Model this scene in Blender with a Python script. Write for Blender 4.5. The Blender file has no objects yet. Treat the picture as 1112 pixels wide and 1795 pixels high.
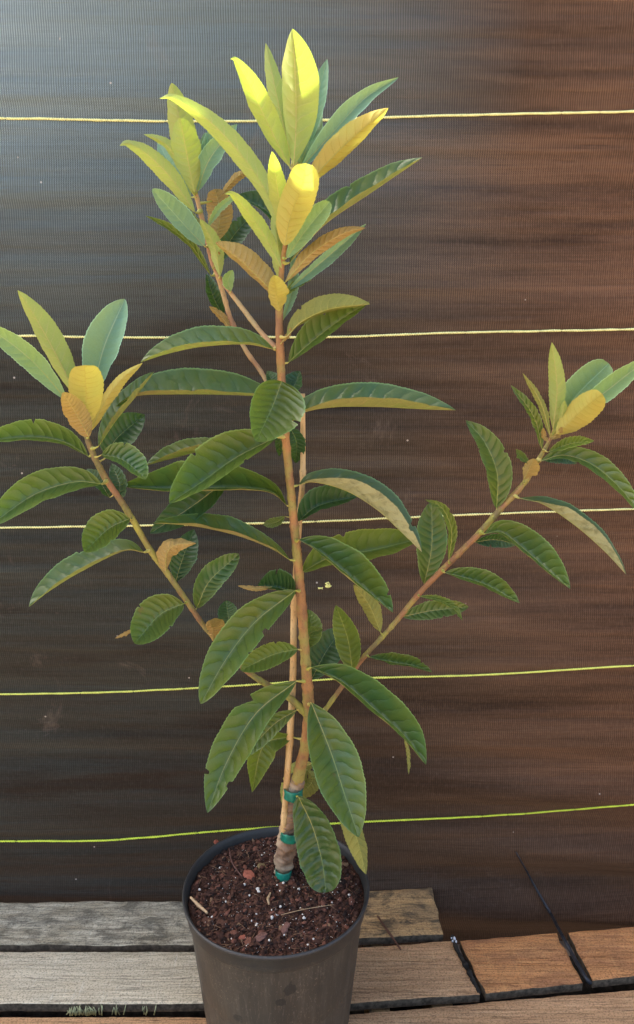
import bpy, bmesh, math, random
from mathutils import Vector, noise
C = bpy.context.scene.collection
R = math.radians
random.seed(7)

# ------------------------------------------------------------------ camera
CAMZ = 1.068; PITCH = R(13.7); F = 1330.0; CX, CY = 556.0, 897.5
cd = bpy.data.cameras.new('camera'); cam = bpy.data.objects.new('camera', cd); C.objects.link(cam)
cam.location = (0, 0, CAMZ); cam.rotation_euler = (R(90) - PITCH, 0, 0)
cd.sensor_fit = 'HORIZONTAL'; cd.sensor_width = 36.0; cd.lens = F / 1112.0 * 36.0
cd.clip_start = 0.05; cd.clip_end = 500
bpy.context.scene.camera = cam

# ------------------------------------------------------------------ light
SUN_DIR = Vector((-0.60, 0.50, 0.85)).normalized()          # towards the sun: behind the screen, upper left
w = bpy.data.worlds.new('World'); bpy.context.scene.world = w; w.use_nodes = True
nt = w.node_tree; bg = nt.nodes['Background']
sky = nt.nodes.new('ShaderNodeTexSky'); sky.sky_type = 'NISHITA'; sky.sun_disc = False
sky.sun_elevation = math.asin(SUN_DIR.z); sky.sun_rotation = math.atan2(SUN_DIR.x, SUN_DIR.y)
sky.air_density = .8; sky.dust_density = 6.0; sky.ozone_density = .3
nt.links.new(sky.outputs[0], bg.inputs[0]); bg.inputs[1].default_value = 0.15
sl = bpy.data.lights.new('sun', 'SUN'); sl.energy = 4.5; sl.angle = R(0.6); sl.color = (1.0, 0.93, 0.82)
so = bpy.data.objects.new('sun', sl); C.objects.link(so); so.rotation_euler = SUN_DIR.to_track_quat('Z', 'Y').to_euler()
so.location = (-2, 3, 4)
vs = bpy.context.scene.view_settings
vs.view_transform = 'Standard'; vs.look = 'None'; vs.gamma = 1; vs.use_curve_mapping = False
vs.exposure = 2.18

# ------------------------------------------------------------------ pixel -> place helpers
def ray(px, py):
    xc = (px - CX) / F; yc = -(py - CY) / F
    return Vector((xc, math.cos(PITCH) + yc * math.sin(PITCH), -math.sin(PITCH) + yc * math.cos(PITCH)))
CAMP = Vector((0, 0, CAMZ))
def atY(px, py, Y):
    d = ray(px, py); t = Y / d.y; return CAMP + d * t, t / F       # point, metres per pixel
def atZ(px, py, z):
    d = ray(px, py); t = (z - CAMZ) / d.z; return CAMP + d * t
RIGHT = Vector((1, 0, 0)); UP = Vector((0, math.sin(PITCH), math.cos(PITCH))); FWD = Vector((0, math.cos(PITCH), -math.sin(PITCH)))

# ------------------------------------------------------------------ object helpers
def tag(o, label=None, cat=None, group=None, kind=None):
    if label: o['label'] = label
    if cat: o['category'] = cat
    if group: o['group'] = group
    if kind: o['kind'] = kind
    return o
def empty(name, loc=(0, 0, 0)):
    o = bpy.data.objects.new(name, None); C.objects.link(o); o.location = loc; o.empty_display_size = .02; return o
def mesh(name, verts, faces, mats, parent=None, smooth=True, uvs=None, midx=None):
    me = bpy.data.meshes.new(name); me.from_pydata([tuple(v) for v in verts], [], faces); me.update()
    if not isinstance(mats, (list, tuple)): mats = [mats]
    for m in mats: me.materials.append(m)
    if smooth: me.polygons.foreach_set('use_smooth', [True] * len(me.polygons))
    if midx: me.polygons.foreach_set('material_index', midx)
    if uvs:
        lay = me.uv_layers.new(name='UVMap')
        for l in me.loops: lay.data[l.index].uv = uvs[l.vertex_index]
    o = bpy.data.objects.new(name, me); C.objects.link(o)
    if parent:
        o.parent = parent
        base = parent
        off = Vector(parent.location)
        while base.parent: base = base.parent; off += Vector(base.location)
        o.location = -off if False else (0, 0, 0)
        for v in me.vertices: v.co -= off
    return o
def fbm(p, oct=4):
    return noise.fractal(Vector(p), 1.0, 2.0, oct)

class Spline:
    """Catmull-Rom through points (any dimension), resampled by length."""
    def __init__(s, pts, n=160):
        pts = [tuple(p) for p in pts]
        a = tuple(2 * pts[0][k] - pts[1][k] for k in range(len(pts[0])))
        b = tuple(2 * pts[-1][k] - pts[-2][k] for k in range(len(pts[0])))
        P = [a] + pts + [b]; out = []
        for i in range(1, len(P) - 2):
            for q in range(n):
                t = q / n
                out.append(tuple(0.5 * ((2 * P[i][k]) + (-P[i-1][k] + P[i+1][k]) * t + (2 * P[i-1][k] - 5 * P[i][k] + 4 * P[i+1][k] - P[i+2][k]) * t * t
                    + (-P[i-1][k] + 3 * P[i][k] - 3 * P[i+1][k] + P[i+2][k]) * t ** 3) for k in range(len(P[0]))))
        out.append(pts[-1]); s.p = out; L = [0]
        for i in range(1, len(out)): L.append(L[-1] + math.hypot(out[i][0] - out[i-1][0], out[i][1] - out[i-1][1]))
        s.L = L
    def at(s, t):
        x = t * s.L[-1]; lo, hi = 0, len(s.L) - 1
        while hi - lo > 1:
            m = (lo + hi) // 2
            if s.L[m] <= x: lo = m
            else: hi = m
        d = s.L[hi] - s.L[lo]; f = 0 if d == 0 else (x - s.L[lo]) / d
        return tuple(s.p[lo][k] * (1 - f) + s.p[hi][k] * f for k in range(len(s.p[0])))

def tube(points, radii, seg=10, rough=0.0, rs=60, caps=True, flat=None):
    """tube along 3D points; returns verts, faces"""
    n = len(points); V = []; Fc = []; nrm = None
    for i in range(n):
        t = (points[min(i + 1, n - 1)] - points[max(i - 1, 0)])
        t = t.normalized() if t.length > 1e-9 else Vector((0, 0, 1))
        if nrm is None:
            nrm = t.orthogonal().normalized()
        nrm = (nrm - t * nrm.dot(t)).normalized(); b = t.cross(nrm)
        for k in range(seg):
            a = 2 * math.pi * k / seg
            r = radii[i]; d = nrm * math.cos(a) + b * math.sin(a)
            if rough:
                r *= 1 + rough * noise.noise((points[i] + d * radii[i]) * rs) + rough * .6 * noise.noise((points[i] + d * radii[i]) * rs * 3)
            V.append(points[i] + d * r)
        if i:
            for k in range(seg):
                a0 = (i - 1) * seg + k; a1 = (i - 1) * seg + (k + 1) % seg
                Fc.append((a0, a1, a1 + seg, a0 + seg))
    if caps:
        Fc.append(tuple(reversed(range(seg)))); Fc.append(tuple(range((n - 1) * seg, n * seg)))
    return V, Fc
class Bag:
    def __init__(s): s.v = []; s.f = []; s.m = []
    def add(s, vf, m=0):
        o = len(s.v); s.v += vf[0]; s.f += [tuple(i + o for i in f) for f in vf[1]]; s.m += [m] * len(vf[1])
    def build(s, name, mats, parent=None, smooth=True): return mesh(name, s.v, s.f, mats, parent, smooth, midx=s.m)

# ------------------------------------------------------------------ materials
def newmat(name):
    m = bpy.data.materials.new(name); m.use_nodes = True; return m, m.node_tree, m.node_tree.nodes['Principled BSDF'], m.node_tree.nodes['Material Output']
def N(t, typ, **kw):
    n = t.nodes.new(typ)
    for k, v in kw.items():
        if k.startswith('i_'): n.inputs[int(k[2:]) if k[2:].isdigit() else k[2:]].default_value = v
        else: setattr(n, k, v)
    return n
def math_(t, op, a, b=None, c=None, clamp=False):
    n = t.nodes.new('ShaderNodeMath'); n.operation = op; n.use_clamp = clamp
    for i, x in enumerate((a, b, c)):
        if x is None: continue
        if isinstance(x, (int, float)): n.inputs[i].default_value = x
        else: t.links.new(x, n.inputs[i])
    return n.outputs[0]
def mixc(t, fac, a, b, blend='MIX'):
    n = t.nodes.new('ShaderNodeMix'); n.data_type = 'RGBA'; n.blend_type = blend
    for idx, x in ((0, fac), (6, a), (7, b)):
        if isinstance(x, (int, float)): n.inputs[idx].default_value = x
        elif isinstance(x, (tuple, list)): n.inputs[idx].default_value = (*x, 1) if len(x) == 3 else x
        else: t.links.new(x, n.inputs[idx])
    return n.outputs[2]
def ramp(t, x, stops, interp='LINEAR'):
    n = t.nodes.new('ShaderNodeValToRGB'); n.color_ramp.interpolation = interp
    cr = n.color_ramp
    while len(cr.elements) < len(stops): cr.elements.new(.5)
    for e, (p, c) in zip(cr.elements, stops):
        e.position = p; e.color = (c, c, c, 1) if isinstance(c, (int, float)) else (*c, 1)
    t.links.new(x, n.inputs[0]); return n.outputs[0]
def noisen(t, vec, scale, detail=4, rough=.5, dist=0):
    n = t.nodes.new('ShaderNodeTexNoise'); n.inputs['Scale'].default_value = scale; n.inputs['Detail'].default_value = detail
    n.inputs['Roughness'].default_value = rough; n.inputs['Distortion'].default_value = dist
    if vec is not None: t.links.new(vec, n.inputs['Vector'])
    return n.outputs['Fac']
def mapping(t, vec, scale=(1, 1, 1), rot=(0, 0, 0), loc=(0, 0, 0)):
    n = t.nodes.new('ShaderNodeMapping'); n.inputs['Scale'].default_value = scale; n.inputs['Rotation'].default_value = rot; n.inputs['Location'].default_value = loc
    t.links.new(vec, n.inputs[0]); return n.outputs[0]
def bump(t, h, strength, dist, prev=None):
    n = t.nodes.new('ShaderNodeBump'); n.inputs['Strength'].default_value = strength; n.inputs['Distance'].default_value = dist
    t.links.new(h, n.inputs['Height'])
    if prev is not None: t.links.new(prev, n.inputs['Normal'])
    return n.outputs[0]
def geo(t): return t.nodes.new('ShaderNodeNewGeometry')
def sep(t, v):
    n = t.nodes.new('ShaderNodeSeparateXYZ'); t.links.new(v, n.inputs[0]); return n.outputs

def leaf_material(name, up, up2, lo, lo2, tr, nv=11, rough=.33, vein_up=None, vein_lo=None, mott=0.0, mid_up=None, trw=.28, spec=.55, bs=.75):
    m, t, P, out = newmat(name)
    uv = N(t, 'ShaderNodeTexCoord').outputs['UV']
    s = sep(t, uv)
    oi = N(t, 'ShaderNodeObjectInfo').outputs['Random']
    g = geo(t); pos = g.outputs['Position']
    au = math_(t, 'ABSOLUTE', math_(t, 'MULTIPLY_ADD', s[0], 2.0, -1.0))         # 0 midrib .. 1 edge
    wob = math_(t, 'MULTIPLY', math_(t, 'SUBTRACT', noisen(t, pos, 38, 3), .5), 1.1)
    sl_ = math_(t, 'POWER', au, 1.25)
    ph = math_(t, 'ADD', math_(t, 'SUBTRACT', math_(t, 'MULTIPLY', s[1], float(nv)), math_(t, 'MULTIPLY', sl_, 1.15)), wob)
    side = math_(t, 'MULTIPLY', math_(t, 'GREATER_THAN', s[0], .5), .45)
    ph = math_(t, 'ADD', ph, side)
    fr = math_(t, 'FRACT', ph)
    tri = math_(t, 'ABSOLUTE', math_(t, 'MULTIPLY_ADD', fr, 2.0, -1.0))           # 1 at the vein, 0 between
    vein = math_(t, 'MULTIPLY', ramp(t, tri, [(.88, 0.0), (.98, 1.0)]), math_(t, 'SUBTRACT', 1.15, au, clamp=True))
    mid = ramp(t, au, [(.0, .75), (.015, .55), (.035, 0.0)])
    net = t.nodes.new('ShaderNodeTexVoronoi'); net.feature = 'DISTANCE_TO_EDGE'; net.inputs['Scale'].default_value = 330
    t.links.new(pos, net.inputs['Vector'])
    netl = ramp(t, net.outputs['Distance'], [(.0, 1.0), (.12, 0.0)])
    big = noisen(t, pos, 17, 3, .55); fine = noisen(t, pos, 260, 3, .6)
    cu = mixc(t, ramp(t, big, [(.3, 0.), (.7, 1.)]), up, up2)
    cu = mixc(t, math_(t, 'MULTIPLY', oi, .5), cu, up2)
    vu = vein_up or tuple(min(1, x * 1.9 + .02) for x in up)
    cu = mixc(t, math_(t, 'MULTIPLY', vein, .38 if mid_up else .2), cu, vu)
    cu = mixc(t, math_(t, 'MULTIPLY', netl, .12), cu, vu)
    cu = mixc(t, mid, cu, mid_up or tuple(min(1, x * 1.2) for x in vu))
    edge = ramp(t, au, [(.93, 0.0), (1.0, .75)])
    cu = mixc(t, edge, cu, tuple(min(1, x * 1.5 + .03) for x in (mid_up or vu)))
    spots = ramp(t, noisen(t, pos, 420, 2, .5), [(.72, 0.), (.78, 1.)])
    cu = mixc(t, math_(t, 'MULTIPLY', spots, .35), cu, (.2, .14, .05))
    dust = ramp(t, noisen(t, pos, 48, 6, .75, .5), [(.50, 0.), (.70, 1.)])
    cu = mixc(t, math_(t, 'MULTIPLY', dust, .10), cu, (.22, .26, .12))
    scar = math_(t, 'MULTIPLY', ramp(t, noisen(t, pos, 26, 5, .7), [(.70, 0.), (.73, 1.)]), .6)
    cu = mixc(t, scar, cu, (.16, .10, .04))
    cl = mixc(t, ramp(t, big, [(.35, 0.), (.65, 1.)]), lo, lo2)
    vl = vein_lo or tuple(min(1, x * 1.5) for x in lo)
    cl = mixc(t, math_(t, 'MULTIPLY', vein, .8), cl, vl)
    cl = mixc(t, math_(t, 'MULTIPLY', netl, .25), cl, vl)
    cl = mixc(t, mid, cl, vl)
    if mott:
        mo = ramp(t, noisen(t, pos, 75, 5, .75, .6), [(.48, 0.), (.66, 1.)])
        cl = mixc(t, math_(t, 'MULTIPLY', mo, mott), cl, tuple(x * .33 for x in lo))
    col = mixc(t, g.outputs['Backfacing'], cu, cl)
    t.links.new(col, P.inputs['Base Color'])
    rg = math_(t, 'ADD', math_(t, 'MULTIPLY', g.outputs['Backfacing'], .85 - rough), math_(t, 'MULTIPLY_ADD', fine, .16, rough - .08))
    t.links.new(rg, P.inputs['Roughness']); P.inputs['Specular IOR Level'].default_value = spec
    quilt = math_(t, 'MULTIPLY', math_(t, 'SUBTRACT', 1.0, math_(t, 'POWER', tri, 2.2)), math_(t, 'SUBTRACT', 1.0, math_(t, 'POWER', au, 4.0)))
    h = math_(t, 'ADD', quilt, math_(t, 'MULTIPLY', big, .6))
    nb = bump(t, h, bs, .0016); nb = bump(t, netl, .12, -.0004, nb); nb = bump(t, fine, .12, .0006, nb)
    t.links.new(nb, P.inputs['Normal'])
    T = t.nodes.new('ShaderNodeBsdfTranslucent'); T.inputs[0].default_value = (*tr, 1); t.links.new(nb, T.inputs['Normal'])
    tc = mixc(t, math_(t, 'MULTIPLY', vein, .5), tr, tuple(x * .55 for x in tr)); t.links.new(tc, T.inputs[0])
    mx = t.nodes.new('ShaderNodeMixShader'); mx.inputs[0].default_value = trw
    t.links.new(P.outputs[0], mx.inputs[1]); t.links.new(T.outputs[0], mx.inputs[2]); t.links.new(mx.outputs[0], out.inputs[0])
    return m
LM = {
 'mature': leaf_material('leaf_mature', (.034, .130, .050), (.135, .165, .022), (.34, .27, .11), (.25, .22, .08), (.18, .34, .03), vein_lo=(.5, .43, .16), mott=.25, vein_up=(.012, .055, .016), mid_up=(.16, .30, .09)),
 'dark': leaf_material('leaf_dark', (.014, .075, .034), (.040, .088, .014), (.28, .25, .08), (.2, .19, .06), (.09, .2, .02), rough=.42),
 'olive': leaf_material('leaf_olive', (.13, .17, .020), (.08, .16, .022), (.28, .27, .06), (.2, .22, .05), (.28, .36, .03), rough=.45),
 'young': leaf_material('leaf_young', (.20, .34, .18), (.18, .30, .11), (.36, .42, .12), (.30, .38, .12), (.5, .66, .06), rough=.6, vein_lo=(.55, .5, .2), spec=.3, bs=.35),
 'teal': leaf_material('leaf_teal', (.15, .31, .23), (.17, .31, .16), (.33, .38, .17), (.3, .36, .14), (.4, .5, .1), rough=.62, spec=.3, bs=.35),
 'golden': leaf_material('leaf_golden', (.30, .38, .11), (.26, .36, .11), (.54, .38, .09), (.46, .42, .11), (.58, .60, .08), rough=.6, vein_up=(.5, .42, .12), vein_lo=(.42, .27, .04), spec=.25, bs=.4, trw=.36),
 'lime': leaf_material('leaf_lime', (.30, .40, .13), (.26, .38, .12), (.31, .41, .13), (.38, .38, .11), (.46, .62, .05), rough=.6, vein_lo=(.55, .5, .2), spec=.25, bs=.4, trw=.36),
 'brown': leaf_material('leaf_brown', (.16, .22, .06), (.2, .2, .05), (.42, .32, .11), (.38, .25, .08), (.4, .3, .05), rough=.6, vein_lo=(.62, .47, .22), nv=14, spec=.25),
 'mottled': leaf_material('leaf_mottled', (.05, .12, .035), (.06, .11, .03), (.42, .42, .22), (.36, .37, .2), (.3, .35, .1), vein_lo=(.5, .48, .26), mott=.75),
 'crinkled': leaf_material('leaf_crinkled', (.035, .10, .030), (.10, .13, .035), (.3, .28, .08), (.24, .22, .07), (.15, .28, .03), rough=.3, bs=1.0, nv=9),
}
def stem_material(name, a, b, c, rough=.7, sc=1.0, bmp=.4, streak=True):
    m, t, P, out = newmat(name); pos = geo(t).outputs['Position']
    n1 = noisen(t, mapping(t, pos, (1, 1, .25)), 55 * sc, 4, .6); n2 = noisen(t, pos, 16 * sc, 3); n3 = noisen(t, mapping(t, pos, (1, 1, .7)), 260 * sc, 4, .7)
    col = mixc(t, ramp(t, n1, [(.36, 0.), (.64, 1.)]), a, b)
    col = mixc(t, ramp(t, n2, [(.46, 0.), (.58, 1.)]), col, c)
    sp = ramp(t, n3, [(.56, 0.), (.66, 1.)]); col = mixc(t, math_(t, 'MULTIPLY', sp, .5), col, tuple(x * .35 for x in b))
    t.links.new(col, P.inputs['Base Color']); P.inputs['Roughness'].default_value = rough
    t.links.new(bump(t, n3, bmp, .001, bump(t, n1, bmp, .002)), P.inputs['Normal']); return m
M_trunk = stem_material('bark_trunk', (.40, .20, .065), (.24, .12, .05), (.28, .24, .06), bmp=.8, sc=1.5)
M_base = stem_material('bark_base', (.30, .19, .11), (.16, .10, .06), (.40, .30, .19), bmp=.9, sc=1.2)
M_branch = stem_material('bark_branch', (.36, .34, .06), (.20, .15, .06), (.28, .14, .06), bmp=.8, sc=1.4)
M_top = stem_material('bark_top', (.45, .27, .12), (.40, .30, .14), (.32, .17, .08), bmp=.2)
M_petiole = stem_material('petiole', (.42, .42, .08), (.34, .36, .08), (.5, .42, .12), rough=.5, bmp=.1)
M_bamboo = stem_material('bamboo', (.60, .40, .17), (.50, .30, .12), (.64, .46, .22), rough=.5, bmp=.15)

def make_fabric_mat():
    m, t, P, out = newmat('woven_fabric'); pos = geo(t).outputs['Position']; s = sep(t, pos)
    # weave: vertical ribs crossed by finer weft
    jx = math_(t, 'MULTIPLY', noisen(t, mapping(t, pos, (1, 1, 1)), 9, 2), .006)
    rx = math_(t, 'SINE', math_(t, 'MULTIPLY', math_(t, 'ADD', s[0], jx), 2 * math.pi / .0036))
    rz = math_(t, 'SINE', math_(t, 'MULTIPLY', math_(t, 'ADD', s[2], jx), 2 * math.pi / .0031))
    weave = math_(t, 'MULTIPLY_ADD', math_(t, 'ADD', math_(t, 'MULTIPLY', rx, .7), math_(t, 'MULTIPLY', math_(t, 'MULTIPLY', rx, rz), .6)), .5, .5, clamp=True)
    st = ramp(t, noisen(t, mapping(t, pos, (.8, 1, 13)), 2.2, 6, .68, .3), [(.28, 0.), (.72, 1.)])           # long horizontal streaks
    st2 = noisen(t, mapping(t, pos, (2.2, 1, 60), loc=(3, 1, 2)), 2.5, 5, .6)
    th = noisen(t, mapping(t, pos, (4, 1, 260)), 2, 3, .6)                     # thread to thread
    fine = noisen(t, pos, 520, 2, .7)
    tonem = noisen(t, mapping(t, pos, (1, 1, 1.6), loc=(5, 2, 7)), 1.6, 4, .55, .4)
    # warm light from the right painted in as brown; the left stays charcoal
    xr = ramp(t, math_(t, 'ADD', math_(t, 'MULTIPLY_ADD', s[0], .95, .25), math_(t, 'MULTIPLY_ADD', tonem, .55, -.27)), [(.12, 0.), (.90, 1.)])
    low = ramp(t, math_(t, 'ADD', s[2], math_(t, 'MULTIPLY', tonem, .5)), [(.30, .42), (1.0, 1.)])
    base_tone = mixc(t, math_(t, 'MULTIPLY', st, low), (.010, .0155, .013), (.032, .044, .038))
    warm_tone = mixc(t, math_(t, 'MULTIPLY', st, low), (.048, .026, .015), (.178, .088, .045))
    col = mixc(t, xr, base_tone, warm_tone)
    # shade of the folds painted as darker streaks and bands
    dk = ramp(t, st2, [(.30, .6), (.44, 1.0)])
    patch = ramp(t, noisen(t, mapping(t, pos, (1, 1, 2.6), loc=(1, 8, 3)), 2.3, 3, .5), [(.34, 0.), (.6, 1.)])
    dk = mixc(t, patch, dk, (1, 1, 1))
    band = ramp(t, noisen(t, mapping(t, pos, (.9, 1, 6.5), loc=(9, 4, 1)), 1.5, 5, .62, .25), [(.36, .38), (.46, .95), (.62, 1.35)])
    col = mixc(t, 1.0, col, band, 'MULTIPLY')
    col = mixc(t, 1.0, col, dk, 'MULTIPLY')
    zb = ramp(t, math_(t, 'ADD', math_(t, 'MULTIPLY_ADD', s[2], 1.7, -1.66), math_(t, 'MULTIPLY_ADD', tonem, .5, -.25)), [(.1, 0.), (.85, 1.)])
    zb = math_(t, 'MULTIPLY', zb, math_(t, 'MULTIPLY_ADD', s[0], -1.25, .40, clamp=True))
    col = mixc(t, zb, col, (.205, .285, .295))  # pale upper-left glow painted over the fabric colour
    wv = math_(t, 'MULTIPLY_ADD', weave, .95, .52)
    wv = math_(t, 'MULTIPLY', wv, math_(t, 'MULTIPLY_ADD', th, .5, .75))
    wv = math_(t, 'MULTIPLY', wv, math_(t, 'MULTIPLY_ADD', fine, .7, .65))
    col = mixc(t, 1.0, col, wv, 'MULTIPLY')
    slub = ramp(t, noisen(t, mapping(t, pos, (420, 1, 110)), 1.0, 3, .7), [(.50, 0.), (.75, 1.)])
    col = mixc(t, math_(t, 'MULTIPLY', slub, .20), col, mixc(t, xr, (.09, .10, .09), (.30, .19, .12)))
    # scuffs and specks
    scf = ramp(t, noisen(t, mapping(t, pos, (1, 1, 1), rot=(0, R(40), 0)), 5, 8, .75, 1.2), [(.62, 0.), (.74, 1.)])
    col = mixc(t, math_(t, 'MULTIPLY', scf, .22), col, (.32, .25, .2))
    vo = t.nodes.new('ShaderNodeTexVoronoi'); vo.inputs['Scale'].default_value = 26; t.links.new(pos, vo.inputs['Vector'])
    spk = math_(t, 'MULTIPLY', ramp(t, vo.outputs['Distance'], [(.035, 1.), (.05, 0.)]), math_(t, 'GREATER_THAN', sep(t, vo.outputs['Color'])[0], .72))
    col = mixc(t, math_(t, 'MULTIPLY', spk, .8), col, (.55, .52, .46))
    t.links.new(col, P.inputs['Base Color']); P.inputs['Roughness'].default_value = .7; P.inputs['Specular IOR Level'].default_value = .12
    nb = bump(t, weave, .35, .0008); nb = bump(t, st2, .25, .012, nb); nb = bump(t, st, .25, .02, nb); nb = bump(t, th, .3, .002, nb)
    t.links.new(nb, P.inputs['Normal'])
    T = t.nodes.new('ShaderNodeBsdfTranslucent')
    tc = mixc(t, 1.0, (.03, .018, .012), wv, 'MULTIPLY'); t.links.new(tc, T.inputs[0])
    mx = t.nodes.new('ShaderNodeMixShader'); mx.inputs[0].default_value = .12
    t.links.new(P.outputs[0], mx.inputs[1]); t.links.new(T.outputs[0], mx.inputs[2]); t.links.new(mx.outputs[0], out.inputs[0])
    return m
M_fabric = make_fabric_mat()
def simple(name, col, rough=.6, spec=.5, var=.25, sc=80, bmp=.2, bd=.001, col2=None):
    m, t, P, out = newmat(name); pos = geo(t).outputs['Position']
    n = noisen(t, pos, sc, 5, .6)
    c = mixc(t, ramp(t, n, [(.35, 0.), (.65, 1.)]), tuple(x * (1 - var) for x in col), col2 or tuple(min(1, x * (1 + var)) for x in col))
    t.links.new(c, P.inputs['Base Color']); P.inputs['Roughness'].default_value = rough; P.inputs['Specular IOR Level'].default_value = spec
    t.links.new(bump(t, n, bmp, bd), P.inputs['Normal']); return m
M_yarn = simple('yarn', (.78, .84, .34), .7, sc=500, var=.3)
M_yarn2 = simple('yarn_low', (.62, .78, .06), .7, sc=500, var=.3)
M_yarn3 = simple('yarn_mid', (.70, .80, .15), .7, sc=500, var=.3)
M_tie = simple('tie_tape', (.010, .19, .125), .35, sc=60, var=.35)
M_black = simple('black_cord', (.02, .022, .026), .5, sc=120)
def wood_mat(name, a, b, c, moss=0., dark=0.):
    m, t, P, out = newmat(name); pos = geo(t).outputs['Position']
    oi = N(t, 'ShaderNodeObjectInfo').outputs['Random']
    off = t.nodes.new('ShaderNodeVectorMath'); off.operation = 'ADD'; t.links.new(pos, off.inputs[0])
    cmb = t.nodes.new('ShaderNodeCombineXYZ'); t.links.new(math_(t, 'MULTIPLY', oi, 9.), cmb.inputs[0]); t.links.new(cmb.outputs[0], off.inputs[1]); p = off.outputs[0]
    gr = noisen(t, mapping(t, p, (1.6, 34, 34)), 4.5, 7, .68, .25)
    gr2 = noisen(t, mapping(t, p, (3, 120, 120)), 4, 4, .7)
    blot = noisen(t, mapping(t, p, (.7, 1.6, 1)), 13, 5, .65, .4)
    cross = noisen(t, mapping(t, p, (30, 2.5, 2)), 6, 3, .6)
    spk = noisen(t, p, 300, 4, .75)
    col = mixc(t, ramp(t, gr, [(.34, 0.), (.66, 1.)]), a, b)
    col = mixc(t, ramp(t, blot, [(.45, 0.), (.72, 1.)]), col, c)
    col = mixc(t, ramp(t, gr2, [(.34, .75), (.46, 0.)]), col, tuple(x * .25 for x in a))
    crk = noisen(t, mapping(t, p, (1.2, 60, 60), loc=(4, 4, 4)), 2.6, 3, .5, .15)
    col = mixc(t, ramp(t, math_(t, 'ABSOLUTE', math_(t, 'SUBTRACT', crk, .5)), [(.0, .8), (.012, 0.)]), col, tuple(x * .15 for x in a))
    col = mixc(t, math_(t, 'MULTIPLY', ramp(t, cross, [(.6, 0.), (.75, 1.)]), .22), col, tuple(min(1, x * 1.7) for x in b))
    col = mixc(t, math_(t, 'MULTIPLY', ramp(t, spk, [(.40, 1.), (.50, 0.)]), .6), col, tuple(x * .3 for x in a))
    if dark:
        dk = ramp(t, noisen(t, mapping(t, p, (1, 2.2, 1), loc=(3, 3, 3)), 16, 6, .7, .6), [(.48, 0.), (.60, 1.)])
        col = mixc(t, math_(t, 'MULTIPLY', dk, dark), col, (.045, .04, .03))
    t.links.new(col, P.inputs['Base Color']); P.inputs['Roughness'].default_value = .82; P.inputs['Specular IOR Level'].default_value = .25
    nb = bump(t, gr, .7, .004); nb = bump(t, gr2, .5, .0015, nb); nb = bump(t, spk, .5, .0015, nb); t.links.new(nb, P.inputs['Normal'])
    return m
M_wg1 = wood_mat('wood_grey_rough', (.32, .28, .19), (.72, .64, .46), (.42, .35, .22), dark=.6)
M_wg2 = wood_mat('wood_grey', (.54, .46, .31), (.82, .72, .51), (.60, .50, .33))
M_wb1 = wood_mat('wood_brown_stained', (.46, .27, .11), (.62, .39, .17), (.28, .19, .10), dark=.85)
M_wb2 = wood_mat('wood_brown', (.52, .29, .13), (.72, .43, .22), (.56, .31, .15))
M_wr = wood_mat('wood_red', (.60, .25, .085), (.76, .37, .14), (.32, .14, .07), dark=.15)  # red tone paints in the warm light from the right
M_soil = simple('soil', (.046, .020, .012), .95, .2, var=.6, sc=260, bmp=.9, bd=.004, col2=(.085, .038, .022))
M_bark = [simple('bark_bit%d' % i, c, .85, .25, sc=300, bmp=.5) for i, c in enumerate([(.05, .022, .014), (.09, .040, .024), (.025, .014, .010), (.16, .065, .04), (.21, .12, .065)])]
M_perl = simple('perlite', (.72, .66, .56), .8, sc=600)
M_chipred = simple('bark_red', (.30, .085, .045), .8, sc=200, bmp=.6)
M_chipbr = simple('bark_brown', (.15, .07, .05), .85, sc=200, bmp=.6)
M_straw = simple('straw', (.50, .33, .17), .7, sc=200)
M_ground = simple('ground_earth', (.30, .22, .15), .95, .2, sc=6, var=.35, bmp=.6, bd=.02)
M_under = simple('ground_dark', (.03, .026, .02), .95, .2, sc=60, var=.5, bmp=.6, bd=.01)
M_grass = simple('grass', (.50, .50, .26), .6, sc=90)

# ------------------------------------------------------------------ ground and screen
g = 60.0
tag(mesh('ground', [(-g, -g, -.135), (g, -g, -.135), (g, g, -.135), (-g, g, -.135)], [(0, 1, 2, 3)], M_ground, smooth=False), kind='structure')
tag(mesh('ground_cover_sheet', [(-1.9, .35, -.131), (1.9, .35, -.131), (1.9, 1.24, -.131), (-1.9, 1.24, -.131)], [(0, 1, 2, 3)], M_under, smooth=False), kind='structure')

FY = 1.275
def fab_y(x, z):
    """depth of the hanging fabric: shallow sideways folds"""
    y = FY
    y += .010 * math.sin(z * 9.5 + 1.2 * math.sin(x * 2.1)) + .016 * noise.noise(Vector((x * .8, z * 6.5, 3)))
    y += .006 * noise.noise(Vector((x * 1.6, z * 24, 7))) + .0022 * noise.noise(Vector((x * 3, z * 70, 2)))
    m = min(1, max(0, (.45 - z) / .4)) * min(1, max(0, (x + .1) / .5))
    y += m * (.016 * math.sin(z * 46 + x * 3.0 + 1.4 * noise.noise(Vector((x * 3, z * 4, 1)))) - .012)
    # a pulled crease by the small tear
    y += .010 * math.exp(-((z - .942) / .006) ** 2 - ((x - .03) / .10) ** 2) - .008 * math.exp(-((z - .955) / .008) ** 2 - ((x - .02) / .09) ** 2)
    return y
nx, nz = 150, 640; x0, x1, z0, z1 = -1.7, 1.7, -.16, 1.87
V = []; Fc = []
for j in range(nz + 1):
    for i in range(nx + 1):
        x = x0 + (x1 - x0) * i / nx; z = z0 + (z1 - z0) * j / nz
        V.append((x, fab_y(x, z), z))
for j in range(nz):
    for i in range(nx):
        a = j * (nx + 1) + i; Fc.append((a, a + 1, a + nx + 2, a + nx + 1))
screen = empty('fabric_screen', (0, FY, -.13))
tag(screen, 'black woven fabric screen with pale yellow threads, tinted brown on the right by painted warm light', 'screen')
mesh('woven_fabric', V, Fc, M_fabric, screen)
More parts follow.
